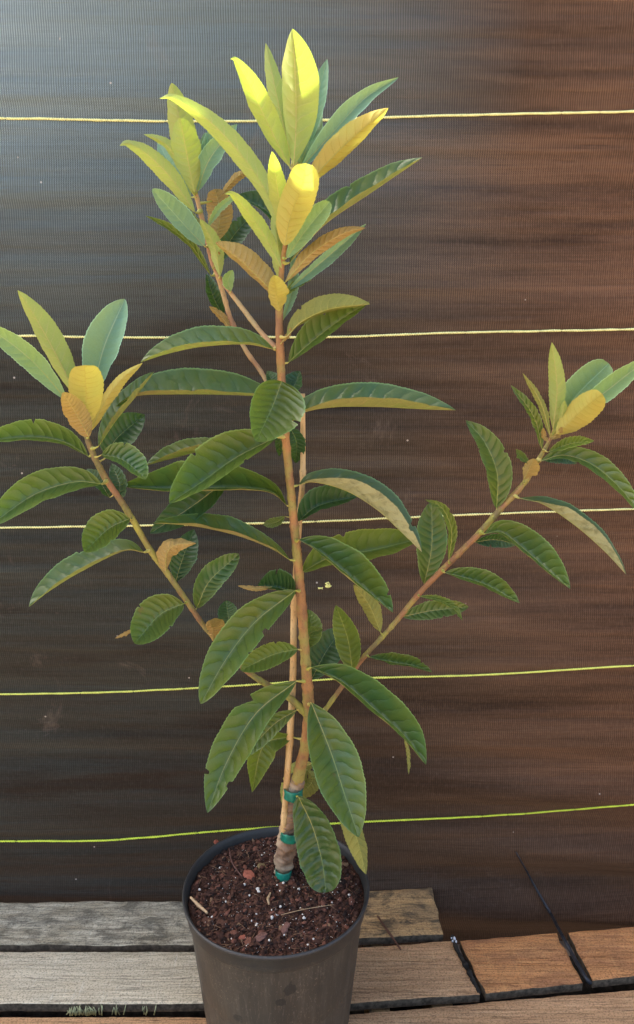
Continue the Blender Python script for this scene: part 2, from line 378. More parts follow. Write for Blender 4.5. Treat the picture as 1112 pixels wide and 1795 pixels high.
def fab_at(px, py, off=.0):
    p, _ = atY(px, py, FY)
    for _k in range(4): p, _ = atY(px, py, fab_y(p.x, p.z) - off)
    return p
yarns = [([(-400, 208), (0, 207), (300, 212), (556, 210), (750, 203), (1112, 195), (1500, 186)], 0),
         ([(-400, 590), (0, 588), (200, 591), (430, 591), (600, 590), (800, 583), (1112, 577), (1500, 568)], 0),
         ([(-400, 930), (0, 925), (250, 921), (530, 915), (800, 903), (1112, 892), (1500, 880)], 0),
         ([(-400, 1218), (0, 1217), (200, 1213), (400, 1203), (600, 1190), (850, 1183), (1112, 1167), (1500, 1148)], .5),
         ([(-400, 1476), (0, 1475), (170, 1474), (260, 1468), (400, 1456), (600, 1443), (850, 1431), (1000, 1420), (1112, 1411), (1500, 1386)], 1)]
for k, (pts, low) in enumerate(yarns):
    s = Spline(pts, 60); P3 = []; rad = []
    n = 900
    for i in range(n + 1):
        x, y = s.at(i / n)
        zig = .9 * (1 if i % 2 else -1)
        p = fab_at(x, y + zig * .55 + .7 * noise.noise(Vector((x * .02, k, 0))), .0012); P3.append(p)
        br = noise.noise(Vector((x * .05, k * 7, 2)))
        rad.append((.0018 if low < 1 else .0019) * (1 + .3 * br) * (.45 if noise.noise(Vector((x * .16, k * 5, 9))) > .52 else 1))
    v, f = tube(P3, rad, 5)
    mesh('marker_thread', v, f, M_yarn2 if low == 1 else (M_yarn3 if low else M_yarn), screen)
# light through a small tear, painted as pale yellow threads
tb = Bag()
for cx_, cy_, sx, sy, n_ in ((576, 1027, 5, 3.0, 26), (562, 1031, 4, 1.2, 9), (574, 1022, 3, 2, 6)):
    for q in range(n_):
        a = random.uniform(0, 6.28); rr = random.random() ** .5
        p = fab_at(cx_ + sx * rr * math.cos(a), cy_ + sy * rr * math.sin(a), .003)
        d = Vector((random.uniform(-1, 1), -.2, random.uniform(-.6, .8))) * .0022
        tb.add(tube([p - d, p, p + d + Vector((0, -.0006, 0))], [.0007, .0011, .0005], 5))
tb.build('tear_glow', simple('glow_thread', (.85, .88, .30), .7, sc=300), screen)
# scraps of lint and grit stuck to the fabric
# ------------------------------------------------------------------ pallets
M_side = simple('shaded_edge', (.12, .09, .058), .9, .2, sc=120, var=.5, bmp=.5)  # board sides darkened: shade inside the gaps put into the colour
def board(name, quad, mat, parent, th=.015, nu=90, nv=14, amp=.0012, seed=0, endrag=.003, z=0.0):
    """quad: pixel corners back-left, back-right, front-right, front-left of the top face"""
    c = [atZ(x, y, z) for x, y in quad]; V = []; Fc = []
    for j in range(nv + 1):
        for i in range(nu + 1):
            u, v = i / nu, j / nv
            p = (c[0] * (1 - u) + c[1] * u) * (1 - v) + (c[3] * (1 - u) + c[2] * u) * v
            ed = 0
            if j in (0, nv):
                p.y += .0013 * noise.noise(Vector((p.x * 26, seed, v * 5))) + .0007 * noise.noise(Vector((p.x * 90, seed, v * 5))); ed = 1
            if i in (0, nu):
                p.x += endrag * noise.noise(Vector((p.y * 40, seed, u * 5))) ; ed = 1
            p.z += amp * (noise.noise(Vector((p.x * 9, p.y * 40, seed))) + .6 * noise.noise(Vector((p.x * 30, p.y * 160, seed)))) - (.0018 if ed else 0)
            V.append(p)
    W = nu + 1
    for j in range(nv):
        for i in range(nu):
            a = j * W + i; Fc.append((a, a + W, a + W + 1, a + 1))
    rim = [i for i in range(W)] + [j * W + nu for j in range(1, nv + 1)] + [nv * W + i for i in range(nu - 1, -1, -1)] + [j * W for j in range(nv - 1, 0, -1)]
    o = len(V)
    for r in rim: V.append(V[r] + Vector((0, 0, -th)))
    n = len(rim)
    for k in range(n): Fc.append((rim[k], rim[(k + 1) % n], o + (k + 1) % n, o + k))
    Fc.append(tuple(o + k for k in range(n)))
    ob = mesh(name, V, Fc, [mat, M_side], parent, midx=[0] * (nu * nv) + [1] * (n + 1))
    md = ob.modifiers.new('e', 'EDGE_SPLIT'); md.split_angle = R(50)
    return ob
pl = empty('wooden_pallet', atZ(150, 1700, -.13)); tag(pl, 'weathered silver grey wooden pallet left of the black pot', 'pallet', 'wooden pallets under the pot')
board('deck_board', [(-420, 1581), (470, 1579), (470, 1655), (-420, 1657)], M_wg1, pl, seed=1, amp=.0035, nv=22, nu=220)
board('deck_board', [(-440, 1668), (470, 1668), (470, 1758), (-440, 1760)], M_wg2, pl, seed=2, amp=.0012)
board('deck_board', [(-460, 1783), (478, 1782), (480, 1885), (-470, 1886)], M_wb2, pl, seed=3)
board('deck_board', [(-480, 1905), (480, 1905), (482, 2030), (-490, 2030)], M_wg2, pl, seed=4)
def block(name, a, b, z0, z1, mat, parent):
    v = [(x, y, z) for z in (z0, z1) for x, y in ((a[0], a[1]), (b[0], a[1]), (b[0], b[1]), (a[0], b[1]))]
    o = mesh(name, v, [(3, 2, 1, 0), (4, 5, 6, 7), (0, 1, 5, 4), (1, 2, 6, 5), (2, 3, 7, 6), (3, 0, 4, 7)], mat, parent, smooth=False)
    bv = o.modifiers.new('b', 'BEVEL'); bv.width = .003; bv.segments = 2; return o
for xx in (-.75, -.16): block('stringer', (xx, .80), (xx + .04, 1.235), -.129, -.0225, M_wb1, pl)
pr = empty('wooden_pallet', atZ(800, 1700, -.13)); tag(pr, 'reddish brown wooden pallet of short planks right of the black pot', 'pallet', 'wooden pallets under the pot')  # plank colours warmed to carry painted side light
board('deck_board', [(520, 1568), (757, 1555), (777, 1637), (520, 1649)], M_wb1, pr, seed=5, nu=60, amp=.002)
board('deck_board', [(520, 1670), (792, 1648), (842, 1742), (520, 1764)], M_wb2, pr, seed=6, nu=60)
board('deck_board', [(806, 1649), (976, 1635), (1022, 1722), (852, 1741)], M_wr, pr, seed=7, nu=50)
board('deck_board', [(996, 1634), (1400, 1600), (1480, 1672), (1040, 1718)], M_wr, pr, seed=8, nu=70)
board('deck_board', [(520, 1786), (1500, 1700), (1560, 1790), (520, 1885)], M_wb2, pr, seed=9, nu=120)
board('deck_board', [(520, 1905), (1560, 1812), (1600, 1930), (520, 2030)], M_wb2, pr, seed=10, nu=120)
for xx in (.085, .19, .62): block('stringer', (xx, .82), (xx + .035, 1.165), -.129, -.0225, M_wb1, pr)

# ------------------------------------------------------------------ pot
PC = Vector((0, .991, 0)); PC.x = atY(485, 1556, .991)[0].x
RIMZ = .24; RR = .1405
def make_pot_mat():
    m, t, P, out = newmat('pot_plastic'); pos = geo(t).outputs['Position']
    n1 = noisen(t, mapping(t, pos, (1, 1, .35)), 14, 6, .6, .4); n2 = noisen(t, pos, 130, 4, .7); n3 = noisen(t, mapping(t, pos, (12, 12, .5)), 10, 4, .6)
    col = mixc(t, ramp(t, n1, [(.25, 0.), (.7, 1.)]), (.024, .022, .018), (.062, .051, .036))
    col = mixc(t, math_(t, 'MULTIPLY', ramp(t, n3, [(.5, 0.), (.75, 1.)]), .3), col, (.12, .105, .08))
    spl = ramp(t, noisen(t, mapping(t, pos, (1, 1, .8)), 330, 3, .6), [(.60, 0.), (.68, .55)])
    zl = math_(t, 'MULTIPLY', spl, ramp(t, noisen(t, pos, 20, 3), [(.4, .1), (.6, 1.)]))
    col = mixc(t, zl, col, (.24, .19, .13))
    scr = noisen(t, mapping(t, pos, (60, 60, 3), rot=(.25, .1, .3)), 3, 3, .5)
    col = mixc(t, ramp(t, math_(t, 'ABSOLUTE', math_(t, 'SUBTRACT', scr, .5)), [(.0, .45), (.010, 0.)]), col, (.19, .16, .12))
    z = sep(t, pos)[2]
    rimm = ramp(t, math_(t, 'SUBTRACT', z, .208), [(.0, 0.), (.012, .75)])
    col = mixc(t, rimm, col, (.028, .030, .030))
    # two dark wet blotches in the dust
    def blotch(c, r, lo, hi):
        vm = t.nodes.new('ShaderNodeVectorMath'); vm.operation = 'DISTANCE'; t.links.new(pos, vm.inputs[0]); vm.inputs[1].default_value = c
        q = math_(t, 'ADD', math_(t, 'DIVIDE', vm.outputs['Value'], r), math_(t, 'MULTIPLY_ADD', noisen(t, pos, 75, 5, .65), 2.4, -1.2))
        return ramp(t, q, [(lo, 1.), (hi, 0.)])
    for c, r in BLOT: col = mixc(t, math_(t, 'MULTIPLY', blotch(c, r, .7, .78), .72), col, (.018, .018, .016))
    col = mixc(t, ramp(t, n2, [(.70, 0.), (.76, .5)]), col, (.4, .35, .28))
    t.links.new(col, P.inputs['Base Color']); P.inputs['Roughness'].default_value = .5; P.inputs['Specular IOR Level'].default_value = .45
    t.links.new(bump(t, n2, .25, .0008, bump(t, n3, .15, .001)), P.inputs['Normal']); return m
def on_pot(px, py, r=.126):
    d = ray(px, py); best = None
    for k in range(4000):
        tt = .6 + k * .0003; p = CAMP + d * tt
        if math.hypot(p.x - PC.x, p.y - PC.y) < r: return p
    return CAMP + d
BLOT = [(tuple(on_pot(508, 1732)), .013), (tuple(on_pot(492, 1757)), .009), (tuple(on_pot(415, 1790)), .010), (tuple(on_pot(358, 1690, .13)), .003)]
M_pot = make_pot_mat()
prof = [(.108, .004), (.111, .0), (.1135, .004), (.1185, .06), (.124, .13), (.1285, .195), (.1295, .205), (.1335, .2075), (.1355, .211), (.1372, .232), (.1405, .2335), (.1412, .2375), (.1398, .2405), (.1375, .2395), (.1345, .233), (.1325, .215), (.124, .12), (.112, .01), (.0, .008)]
V = []; Fc = []; S = 128
for (r, z) in prof:
    for k in range(S):
        a = 2 * math.pi * k / S
        rr = r + (.0006 * math.cos(a * 24) if .01 < z < .2 else 0) + .0012 * math.sin(2 * a + 1) * (z / .24)
        V.append((PC.x + rr * math.cos(a), PC.y + rr * math.sin(a), z + .0008 + (.0012 * math.sin(3 * a) if z > .2 else 0)))
for j in range(len(prof) - 1):
    for k in range(S):
        a = j * S + k; b = j * S + (k + 1) % S; Fc.append((a, b, b + S, a + S))
pot = mesh('nursery_pot', V, Fc, M_pot); tag(pot, 'dusty black plastic nursery pot with a rolled rim, standing on the pallets full of soil', 'plant pot')
# ------------------------------------------------------------------ soil
SZ = .2245
def soil_z(x, y):
    r = math.hypot(x - PC.x, y - PC.y)
    return SZ + .004 * noise.noise(Vector((x * 28, y * 28, 0))) + .004 * noise.noise(Vector((x * 80, y * 80, 5))) + .0025 * noise.noise(Vector((x * 230, y * 230, 9))) + .006 * math.exp(-(r / .05) ** 2)
V = [(PC.x, PC.y, soil_z(PC.x, PC.y))]; Fc = []; nr, ns = 90, 220
for j in range(1, nr + 1):
    for k in range(ns):
        r = .1336 * j / nr; a = 2 * math.pi * k / ns
        x, y = PC.x + r * math.cos(a), PC.y + r * math.sin(a); V.append((x, y, soil_z(x, y)))
for k in range(ns): Fc.append((0, 1 + k, 1 + (k + 1) % ns))
for j in range(nr - 1):
    for k in range(ns):
        a = 1 + j * ns + k; b = 1 + j * ns + (k + 1) % ns; Fc.append((a, a + ns, b + ns, b))
tag(mesh('potting_soil', V, Fc, M_soil), 'dark reddish brown potting soil filling the black pot', 'soil', kind='stuff')
ICO_V = []; 
bm = bmesh.new(); bmesh.ops.create_icosphere(bm, subdivisions=1, radius=1); ICO_V = [v.co.copy() for v in bm.verts]; ICO_F = [tuple(v.index for v in f.verts) for f in bm.faces]; bm.free()
bm = bmesh.new(); bmesh.ops.create_icosphere(bm, subdivisions=2, radius=1); ICO2_V = [v.co.copy() for v in bm.verts]; ICO2_F = [tuple(v.index for v in f.verts) for f in bm.faces]; bm.free()
def chunk(c, sx, sy, sz, hi=False):
    from mathutils import Euler
    e = Euler((random.uniform(-.5, .5), random.uniform(-.5, .5), random.uniform(0, 6.3))).to_matrix(); sd = random.random() * 99
    V_, F_ = (ICO2_V, ICO2_F) if hi else (ICO_V, ICO_F); out = []
    for v in V_:
        k = 1 + .55 * noise.noise(v * 1.3 + Vector((sd, 0, 0)))
        out.append(c + e @ Vector((v.x * sx * k, v.y * sy * k, v.z * sz * k)))
    return out, F_
def rnd_soil(rmax=.129):
    while 1:
        x, y = random.uniform(-rmax, rmax), random.uniform(-rmax, rmax)
        if math.hypot(x, y) < rmax: return PC.x + x, PC.y + y
b = Bag()
for i in range(5200):
    x, y = rnd_soil(.131); s_ = .0009 + .0028 * random.random() ** 3
    b.add(chunk(Vector((x, y, soil_z(x, y) + s_ * .3)), s_ * random.uniform(.8, 2.0), s_, s_ * random.uniform(.4, .9)), random.choices(range(5), (34, 36, 18, 9, 3))[0])
for i in range(300):
    x, y = rnd_soil(.127); s_ = .003 + .003 * random.random() ** 2
    b.add(chunk(Vector((x, y, soil_z(x, y) + s_ * .2)), s_ * random.uniform(.9, 1.7), s_, s_ * .35), random.choices(range(5), (30, 34, 14, 16, 2))[0])
for i in range(260):
    x, y = rnd_soil(.127); a = random.uniform(0, 6.28); l = random.uniform(.002, .010)
    p = Vector((x, y, soil_z(x, y) + .0022)); d = Vector((math.cos(a), math.sin(a), random.uniform(-.1, .25))) * l
    b.add(tube([p - d, p + Vector((0, 0, .0006)), p + d], [.0003, .00045, .0002], 4), random.choice((1, 3, 4, 4)))
tag(b.build('bark_mulch', M_bark, smooth=False), 'fine brown bark crumbs and fibres mixed over the soil in the pot', 'mulch', kind='stuff')
b = Bag()
for i in range(420):
    x, y = rnd_soil(.128); s_ = .00045 + .0014 * random.random() ** 7
    b.add(chunk(Vector((x, y, soil_z(x, y) + .0012 + s_ * .6)), s_ * 1.2, s_, s_))
for px, py in ((497, 1553), (454, 1567), (492, 1590), (533, 1610), (452, 1563), (350, 1559), (524, 1563), (386, 1518), (428, 1467), (477, 1610)):
    p = atZ(px, py, SZ + .003); s_ = random.uniform(.0016, .0026); b.add(chunk(Vector((p.x, p.y, soil_z(p.x, p.y) + .003)), s_ * 1.2, s_, s_, True))
tag(b.build('perlite', M_perl), 'white perlite grains scattered in the brown potting soil', 'perlite', kind='stuff')
chips = [((380, 1474), .0060, .005, M_chipred, 'small orange red bark chip at the back left rim of the pot', 'bark_chip'),
         ((437, 1538), .0115, .008, M_chipred, 'largest red brown bark chip on the soil left of the trunk', 'bark_chip'),
         ((457, 1645), .0125, .009, M_chipbr, 'wide dull brown bark chip at the front of the soil', 'bark_chip'),
         ((500, 1628), .0090, .007, M_chipbr, 'brown bark chip on the soil just right of the front chip', 'bark_chip'),
         ((459, 1518), .0070, .006, simple('bark_tan', (.22, .15, .06), .8, sc=200), 'tan bark chip on the soil nearest the trunk', 'bark_chip'),
         ((424, 1642), .0050, .004, M_chipred, 'small pinkish bark chip in the soil by the front left rim', 'bark_chip')]
for (px, py), a, bb, m_, lab, nm in chips:
    p = atZ(px, py, SZ + .003); p.z = soil_z(p.x, p.y) + .0025
    v, f = chunk(Vector((0, 0, 0)), a, bb, a * .32, True)
    o = mesh(nm, v, f, m_, smooth=False); o.location = p; tag(o, lab, 'bark chip', 'larger bark chips lying on the soil')
def stick(name, pxs, r, mat, lab, cat, zs, group=None, rough=.25):
    P3 = []
    for (x, y), z in zip(pxs, zs): P3.append(atZ(x, y, z))
    s = Spline([tuple(p) for p in P3], 12); pts = [Vector(s.p[i]) for i in range(len(s.p))]
    n = len(pts); v, f = tube(pts, [r * (1 - .35 * abs(2 * i / n - 1)) for i in range(n)], 6, rough, 200)
    o = mesh(name, v, f, mat); return tag(o, lab, cat, group)
stick('wood_splinter', [(334, 1573), (348, 1587), (364, 1601)], .0027, M_straw, 'pale split wood splinter lying on the soil by the left rim', 'splinter', (.236, .233, .231))
stick('twig', [(402, 1487), (407, 1512), (425, 1538)], .0010, M_chipbr, 'thin curved brown twig on the soil left of the trunk', 'twig', (.231, .236, .231))
stick('twig', [(493, 1604), (535, 1594), (585, 1586)], .0005, M_straw, 'thin straw coloured twig on the soil front right', 'twig', (.231, .235, .231))
stick('twig', [(662, 1606), (680, 1632), (703, 1665)], .0023, simple('twig_br', (.12, .05, .025), .7), 'short brown twig lying across the gap of the right pallet', 'twig', (.003, .006, .003))
stick('wood_splinter', [(474, 1566), (470, 1576), (472, 1586)], .0022, M_straw, 'small yellow wood splinter on the soil in front of the trunk', 'splinter', (.233, .235, .232))

# cord lying down the fabric and into the slot between planks
cp = [fab_at(905, 1494, .004), fab_at(915, 1512, .007), fab_at(925, 1530, .010), fab_at(937, 1552, .012), fab_at(950, 1575, .016), fab_at(960, 1592, .024), fab_at(968, 1606, .034), atZ(984, 1637, .004), atZ(1003, 1672, .003), atZ(1026, 1712, .003), atZ(1036, 1724, -.006)]
s = Spline([tuple(p) for p in cp], 14); pts = [Vector(q) for q in s.p]
v, f = tube(pts, [.0013 + .0022 * min(1, i / len(pts) * 1.3) for i in range(len(pts))], 8, .2, 120)
tag(mesh('black_cord', v, f, M_black), 'black cord running down the fabric into the slot between red planks', 'cord')
cp = [atZ(793, 1642, .006), atZ(800, 1662, .004), atZ(815, 1690, .002), atZ(826, 1712, .001), atZ(840, 1742, -.004)]
s = Spline([tuple(p) for p in cp], 14); pts = [Vector(q) for q in s.p]
v, f = tube(pts, [.0022 + .0045 * noise.noise(q * 60) ** 2 + .0012 for q in pts], 8, .5, 90)
tag(mesh('seam_strip', v, f, M_under), 'dark strip in the joint of the brown planks', 'seam')  # dark tube laid along the slot between planks
b = Bag()
for px, py, s_ in ((797, 1646, .004), (794, 1650, .003), (800, 1651, .0025), (792, 1645, .002)):
    b.add(chunk(atZ(px, py, .009), s_ * .6, s_ * .7, s_, True))
tag(b.build('foil_scrap', simple('foil', (.62, .64, .66), .3, sc=200, bmp=.8, bd=.003), smooth=False), 'crumpled silvery scrap at the corner of the brown plank', 'scrap')
# pale grass in the left gap
b = Bag()
for i in range(46):
    px = random.choice((random.gauss(145, 16), random.gauss(145, 14), random.uniform(160, 300)))
    p = atZ(px, 1780 + random.uniform(-2, 1), -.022); h = random.uniform(.014, .026) if px > 172 else random.uniform(.010, .020)
    t_ = p + Vector((random.uniform(-.006, .006), random.uniform(-.003, .003), h)); b.add(tube([p, (p + t_) / 2 + Vector((random.uniform(-.003, .003), 0, 0)), t_], [.0010, .0012, .0003], 5))
tag(b.build('grass', M_grass), 'dry pale grass blades showing in the gap between the grey boards', 'grass', kind='stuff')

# ------------------------------------------------------------------ the loquat sapling
tree = empty('loquat_sapling', atZ(497, 1537, SZ)); tag(tree, 'young loquat sapling with long serrated leaves, growing in the black pot', 'sapling')
STEMS = []                                                                  # samples (px, py, D, point)
def stem(name, pts, mat, rough=.12, seg=14, n=120, split=None):
    """pts: (px, py, D metres towards the camera, radius in px)"""
    s = Spline(pts, 40); P3 = []; rad = []; smp = []
    for i in range(n + 1):
        x, y, D, r = s.at(i / n)
        p, k = atY(x, y, 1.0 - D)
        node = 1 + .16 * max(0, noise.noise(Vector((i * .35, y * .01, 4)))) 
        P3.append(p); rad.append(r * k * node * (.88 if mat is not M_base else 1)); smp.append((x, y, D, p))
    STEMS.extend(smp)
    for i in range(n + 1):
        L_ = s.L[-1] * i / n; ph = (L_ / 27.0 + .35 * math.sin(L_ * .05)) % 1.0
        rad[i] *= 1 + .14 * math.exp(-((ph - .5) / .07) ** 2)
    v, f = tube(P3, rad, seg, rough, 90)
    return mesh(name, v, f, mat, tree)
stem('trunk', [(496, 1545, -.03, 12), (498, 1515, -.03, 14), (503, 1482, -.028, 15.5), (506, 1440, -.022, 13.5), (512, 1400, -.018, 13), (523, 1365, -.01, 12.5)], M_base, .38, 18)
stem('trunk', [(521, 1370, -.01, 12.5), (534, 1315, -.005, 10.5), (541, 1265, 0, 11), (540, 1215, 0, 11), (534, 1130, .005, 9.5), (528, 1050, .01, 9.5), (518, 940, .015, 8.5), (508, 840, .02, 8), (498, 735, .025, 8), (493, 650, .03, 8), (490, 560, .035, 7.5), (493, 480, .04, 5.5), (503, 410, .045, 4.2), (510, 350, .045, 3.5), (515, 290, .045, 3)], M_trunk, .10, 16, 260)
stem('branch', [(538, 1252, 0, 8), (505, 1222, .0, 6.5), (440, 1182, .005, 5.5), (400, 1142, .01, 5), (360, 1100, .015, 5), (325, 1050, .02, 5.2), (290, 1000, .025, 5.8), (262, 962, .03, 5.8), (235, 915, .035, 6), (208, 872, .04, 6.2), (185, 838, .04, 6.2), (165, 800, .045, 6), (150, 760, .045, 5), (145, 735, .045, 3)], M_branch, .12, 14, 200)
stem('branch', [(541, 1285, -.01, 6), (575, 1238, -.02, 4.6), (610, 1190, -.02, 4.6), (640, 1150, -.02, 4.8), (690, 1095, -.015, 5), (740, 1035, -.01, 5.5), (790, 985, 0, 5.8), (840, 935, .005, 5.8), (880, 890, .01, 6), (920, 846, .015, 5.2), (948, 800, .02, 4.2), (968, 765, .02, 3)], M_branch, .12, 14, 200)
stem('branch', [(492, 715, .005, 4.5), (460, 655, -.02, 4.5), (430, 612, -.03, 4.5), (405, 560, -.035, 5), (390, 510, -.035, 4.6), (376, 470, -.03, 3.5), (368, 440, -.03, 2.5)], M_top, .12, 12, 90)
stem('branch', [(486, 612, .03, 5.5), (460, 585, .015, 5), (425, 540, .005, 4.5), (395, 500, .0, 4.2), (374, 465, -.002, 4.5), (360, 405, -.005, 5), (345, 345, -.005, 4.2), (338, 315, -.005, 3)], M_top, .12, 12, 120)

NLEAF = 0; LEAVES = []
def interp(w, t):
    if isinstance(w, (int, float)): return w
    x = t * (len(w) - 1); i = min(int(x), len(w) - 2); return w[i] * (1 - (x - i)) + w[i + 1] * (x - i)
WSC = 1.13
def leaf(kind, face, pts, wl, wr, dm=0., dt=0., b=0., tm=.5, tb=.86, sl=None, sr=None, crink=.5, notch=None, label=None, serr=1.0, D0=None, stalk=True, nn=64):
    global NLEAF
    NLEAF += 1; seed = NLEAF * 3.7
    ws = lambda q: q * WSC if q > 0 else q
    wl = ws(wl) if isinstance(wl, (int, float)) else tuple(ws(q) for q in wl)
    wr = ws(wr) if isinstance(wr, (int, float)) else tuple(ws(q) for q in wr)
    near = min(STEMS, key=lambda q: (q[0] - pts[0][0]) ** 2 + (q[1] - pts[0][1]) ** 2)
    dist = math.hypot(near[0] - pts[0][0], near[1] - pts[0][1])
    base = (near[2] if D0 is None else D0) + b
    s = Spline(pts, 50); NC = 7
    W = max(max(abs(x) for x in (wl if not isinstance(wl, (int, float)) else (wl,))), max(abs(x) for x in (wr if not isinstance(wr, (int, float)) else (wr,)))) * 1.15
    bb = tb + .2 if tb >= .6 else tb; aa = bb * tm / (1 - tm); mx = (tm ** aa) * ((1 - tm) ** bb)
    sg = 1 if face == 'U' else -1
    def Dt(t): return base + (4 * t * (1 - t)) * dm * 1.0 + t * t * dt + (0 if dm else 0)
    # default fold: edges rise to the upper side
    SL = (sg if sl is None else sl); SR = (sg if sr is None else sr)
    wlc, wrc = interp(wl, .5), interp(wr, .5)
    if wlc < 0: SL = 1.0; SR = -.75 if sr is None else sr
    if wrc < 0: SR = 1.0; SL = -.75 if sl is None else sl
    rg = random.Random(NLEAF * 13 + 5)
    nibs = [(rg.random() < .5, rg.uniform(.25, .92), rg.uniform(.008, .022), rg.uniform(.2, .6)) for _ in range(rg.choice((0, 0, 1, 2, 2)))] if kind in ('mature', 'dark', 'olive', 'mottled') else []
    V = []; Fc = []; UV = []; spine = []
    for i in range(nn + 1):
        t = i / nn; x, y = s.at(t)[:2]; xa, ya = s.at(max(0, t - .03))[:2]; xb, yb = s.at(min(1, t + .03))[:2]
        dx, dy = xb - xa, yb - ya; l = math.hypot(dx, dy) or 1; dx /= l; dy /= l
        D = Dt(t); P, k = atY(x, y, 1.0 - D); Pa, _ = atY(xa, ya, 1.0 - Dt(max(0, t - .03))); Pb, _ = atY(xb, yb, 1.0 - Dt(min(1, t + .03)))
        tan = (Pb - Pa).normalized()
        pr_ = ((max(t, 1e-4) ** aa) * (max(1 - t, 0) ** bb)) / mx
        pr_ = max(pr_ ** .78, .015)
        view = (CAMP - P).normalized()
        side3 = RIGHT * dy + UP * dx                                   # image left normal (dy,-dx), y down -> up
        spine.append(P)
        for j in range(-NC, NC + 1):
            u = abs(j) / NC; left = j < 0
            w_ = interp(wl if left else wr, t); sd_ = SL if left else SR
            dep = sd_ * math.sqrt(max(W * W - w_ * w_, 0)) * 1.1
            q = pr_
            if abs(j) == NC or abs(j) == NC - 1:
                tooth = ((t * (s.L[-1] / 7.5)) % 1.0)
                q *= 1 + serr * (1.9 if abs(j) == NC else .5) * (tooth - .5) / max(W, 8) * (1 if t > .12 else 0)
            q *= 1 + .05 * noise.noise(Vector((t * 5, seed, -1 if left else 1)))
            for nb_ in nibs:
                if nb_[0] == left and u > .6 and abs(t - nb_[1]) < nb_[2]: q *= 1 - nb_[3] * (u - .5)
            if notch and ((notch[0] == 'l') == left) and j != 0:
                dn = (t - notch[1]) / notch[3]
                if 0 <= dn < 1: q *= 1 - notch[2] * (1 - dn) * (u ** .3)
            ev = (side3 * (w_ if left else -w_) + view * dep) * k * q
            # normal of this half
            nrm = tan.cross(ev)
            if nrm.length > 1e-9: nrm.normalize()
            if left: nrm = -nrm
            nrm = nrm if sg > 0 else -nrm
            if nrm.length < .5: nrm = view
            bow = .16 * W * (u - u * u) * q * 1.4
            nvv = max(6, s.L[-1] / 15)
            ql = crink * (.75 + .5 * noise.noise(Vector((t * 4, seed, j * .2)))) * (.8 - .6 * u) * math.sin(math.pi * min(1, u * 1.02)) * math.sin(2 * math.pi * (t * nvv - u * 1.1 + (.45 if left else 0) + .7 * noise.noise(Vector((t * 3, seed, 1))))) * q
            und = (crink + .8) * 2.2 * u * u * noise.noise(Vector((t * 7 + seed, u, 3 if left else 8))) * q
            if crink > 1.5: und += crink * 1.2 * noise.noise(Vector((t * 16, u * 4 * (1 if left else -1), seed))) * math.sin(math.pi * u) * q
            p = P + ev * u + nrm * (bow + ql + und) * k
            V.append(p); UV.append((.5 + .5 * j / NC, t))
    Wn = 2 * NC + 1
    for i in range(nn):
        for j in range(Wn - 1):
            a = i * Wn + j; f = (a, a + 1, a + Wn + 1, a + Wn)
            Fc.append(f if sg > 0 else f[::-1])
    o = mesh('leaf', V, Fc, LM[kind], tree, uvs=UV)
    LEAVES.append((W * s.L[-1], o))
    if label: o['label'] = label
    # stalk and midrib
    _, k = atY(pts[0][0], pts[0][1], 1 - base); P3 = []; rad = []
    L = s.L[-1]; r0 = max(.8, min(2.0, L / 95)) * k
    if stalk and 2 < dist < 60:
        a_ = near[3]; c_ = spine[0]; ctrl = a_ + (c_ - a_) * .5 + Vector((0, 0, -.002))
        for q in range(6):
            t = q / 6; P3.append(a_ * (1 - t) ** 2 + ctrl * 2 * t * (1 - t) + c_ * t * t); rad.append(r0 * (2.9 - 1.9 * min(1, t * 1.6)))
    for i in range(0, nn - 1, 2):
        t = i / nn; P3.append(spine[i]); rad.append(r0 * (1.0 - .85 * t) * .34 + 1e-5)
    v, f = tube(P3, rad, 6); m_ = mesh('leaf_stalk', v, f, M_petiole, o)
    return o
U, L_ = 'U', 'L'
# --- top rosette
leaf('young', L_, [(512, 280), (488, 180), (466, 75)], 13, 14, b=-.02, dt=-.02)
leaf('teal', U, [(525, 280), (550, 190), (574, 103)], 15, 15, b=-.03, dt=-.04)
leaf('teal', U, [(525, 292), (545, 240), (562, 180)], 20, 14, b=-.02, dt=-.05)
leaf('teal', U, [(528, 295), (585, 230), (640, 172), (699, 135)], (16, 18, 14), 12, b=-.01, dt=-.02)
leaf('lime', L_, [(508, 292), (462, 200), (434, 140), (413, 105), (404, 103)], 15, 21, b=.0, dt=.04, dm=.005, label='sunlit yellow green leaf with a curled tip')
leaf('lime', L_, [(515, 292), (519, 220), (518, 140), (513, 50)], 22, 38, b=.01, dt=.02, tm=.55, label='tall sunlit yellow leaf at the very top')
leaf('golden', L_, [(535, 325), (600, 258), (640, 222), (681, 189)], 23, 15, b=.01, dt=.03)
leaf('mature', U, [(508, 460), (570, 393), (650, 338), (741, 276)], 31, -9, b=-.0, dt=.02)
leaf('lime', L_, [(498, 405), (488, 340), (477, 265)], 14, 15, b=.03, dt=.06)
leaf('golden', L_, [(499, 430), (510, 378), (530, 325), (536, 286)], 26, 27, b=.04, dt=.08, tm=.62, tb=.45, label='broad blunt leaf half lit yellow by the sun')
leaf('young', U, [(503, 452), (535, 405), (578, 353)], 16, 15, b=.015, dt=.02, tm=.62, tb=.5)
leaf('brown', L_, [(500, 495), (545, 445), (600, 410), (641, 399)], 13, 10, b=.01, dt=.02)
leaf('teal', U, [(505, 508), (560, 462), (642, 392)], 8, 12, b=-.01, dt=.0)
leaf('lime', L_, [(494, 470), (462, 410), (432, 368), (407, 340), (394, 340)], 11, 13, b=.02, dt=.05)
leaf('young', L_, [(494, 410), (470, 342), (430, 280), (370, 215), (306, 172), (280, 172)], 15, 18, b=.01, dt=.03, nn=80)
leaf('brown', L_, [(492, 525), (455, 488), (420, 455), (378, 425)], 7, 25, b=.01, dt=.02, tb=.7)
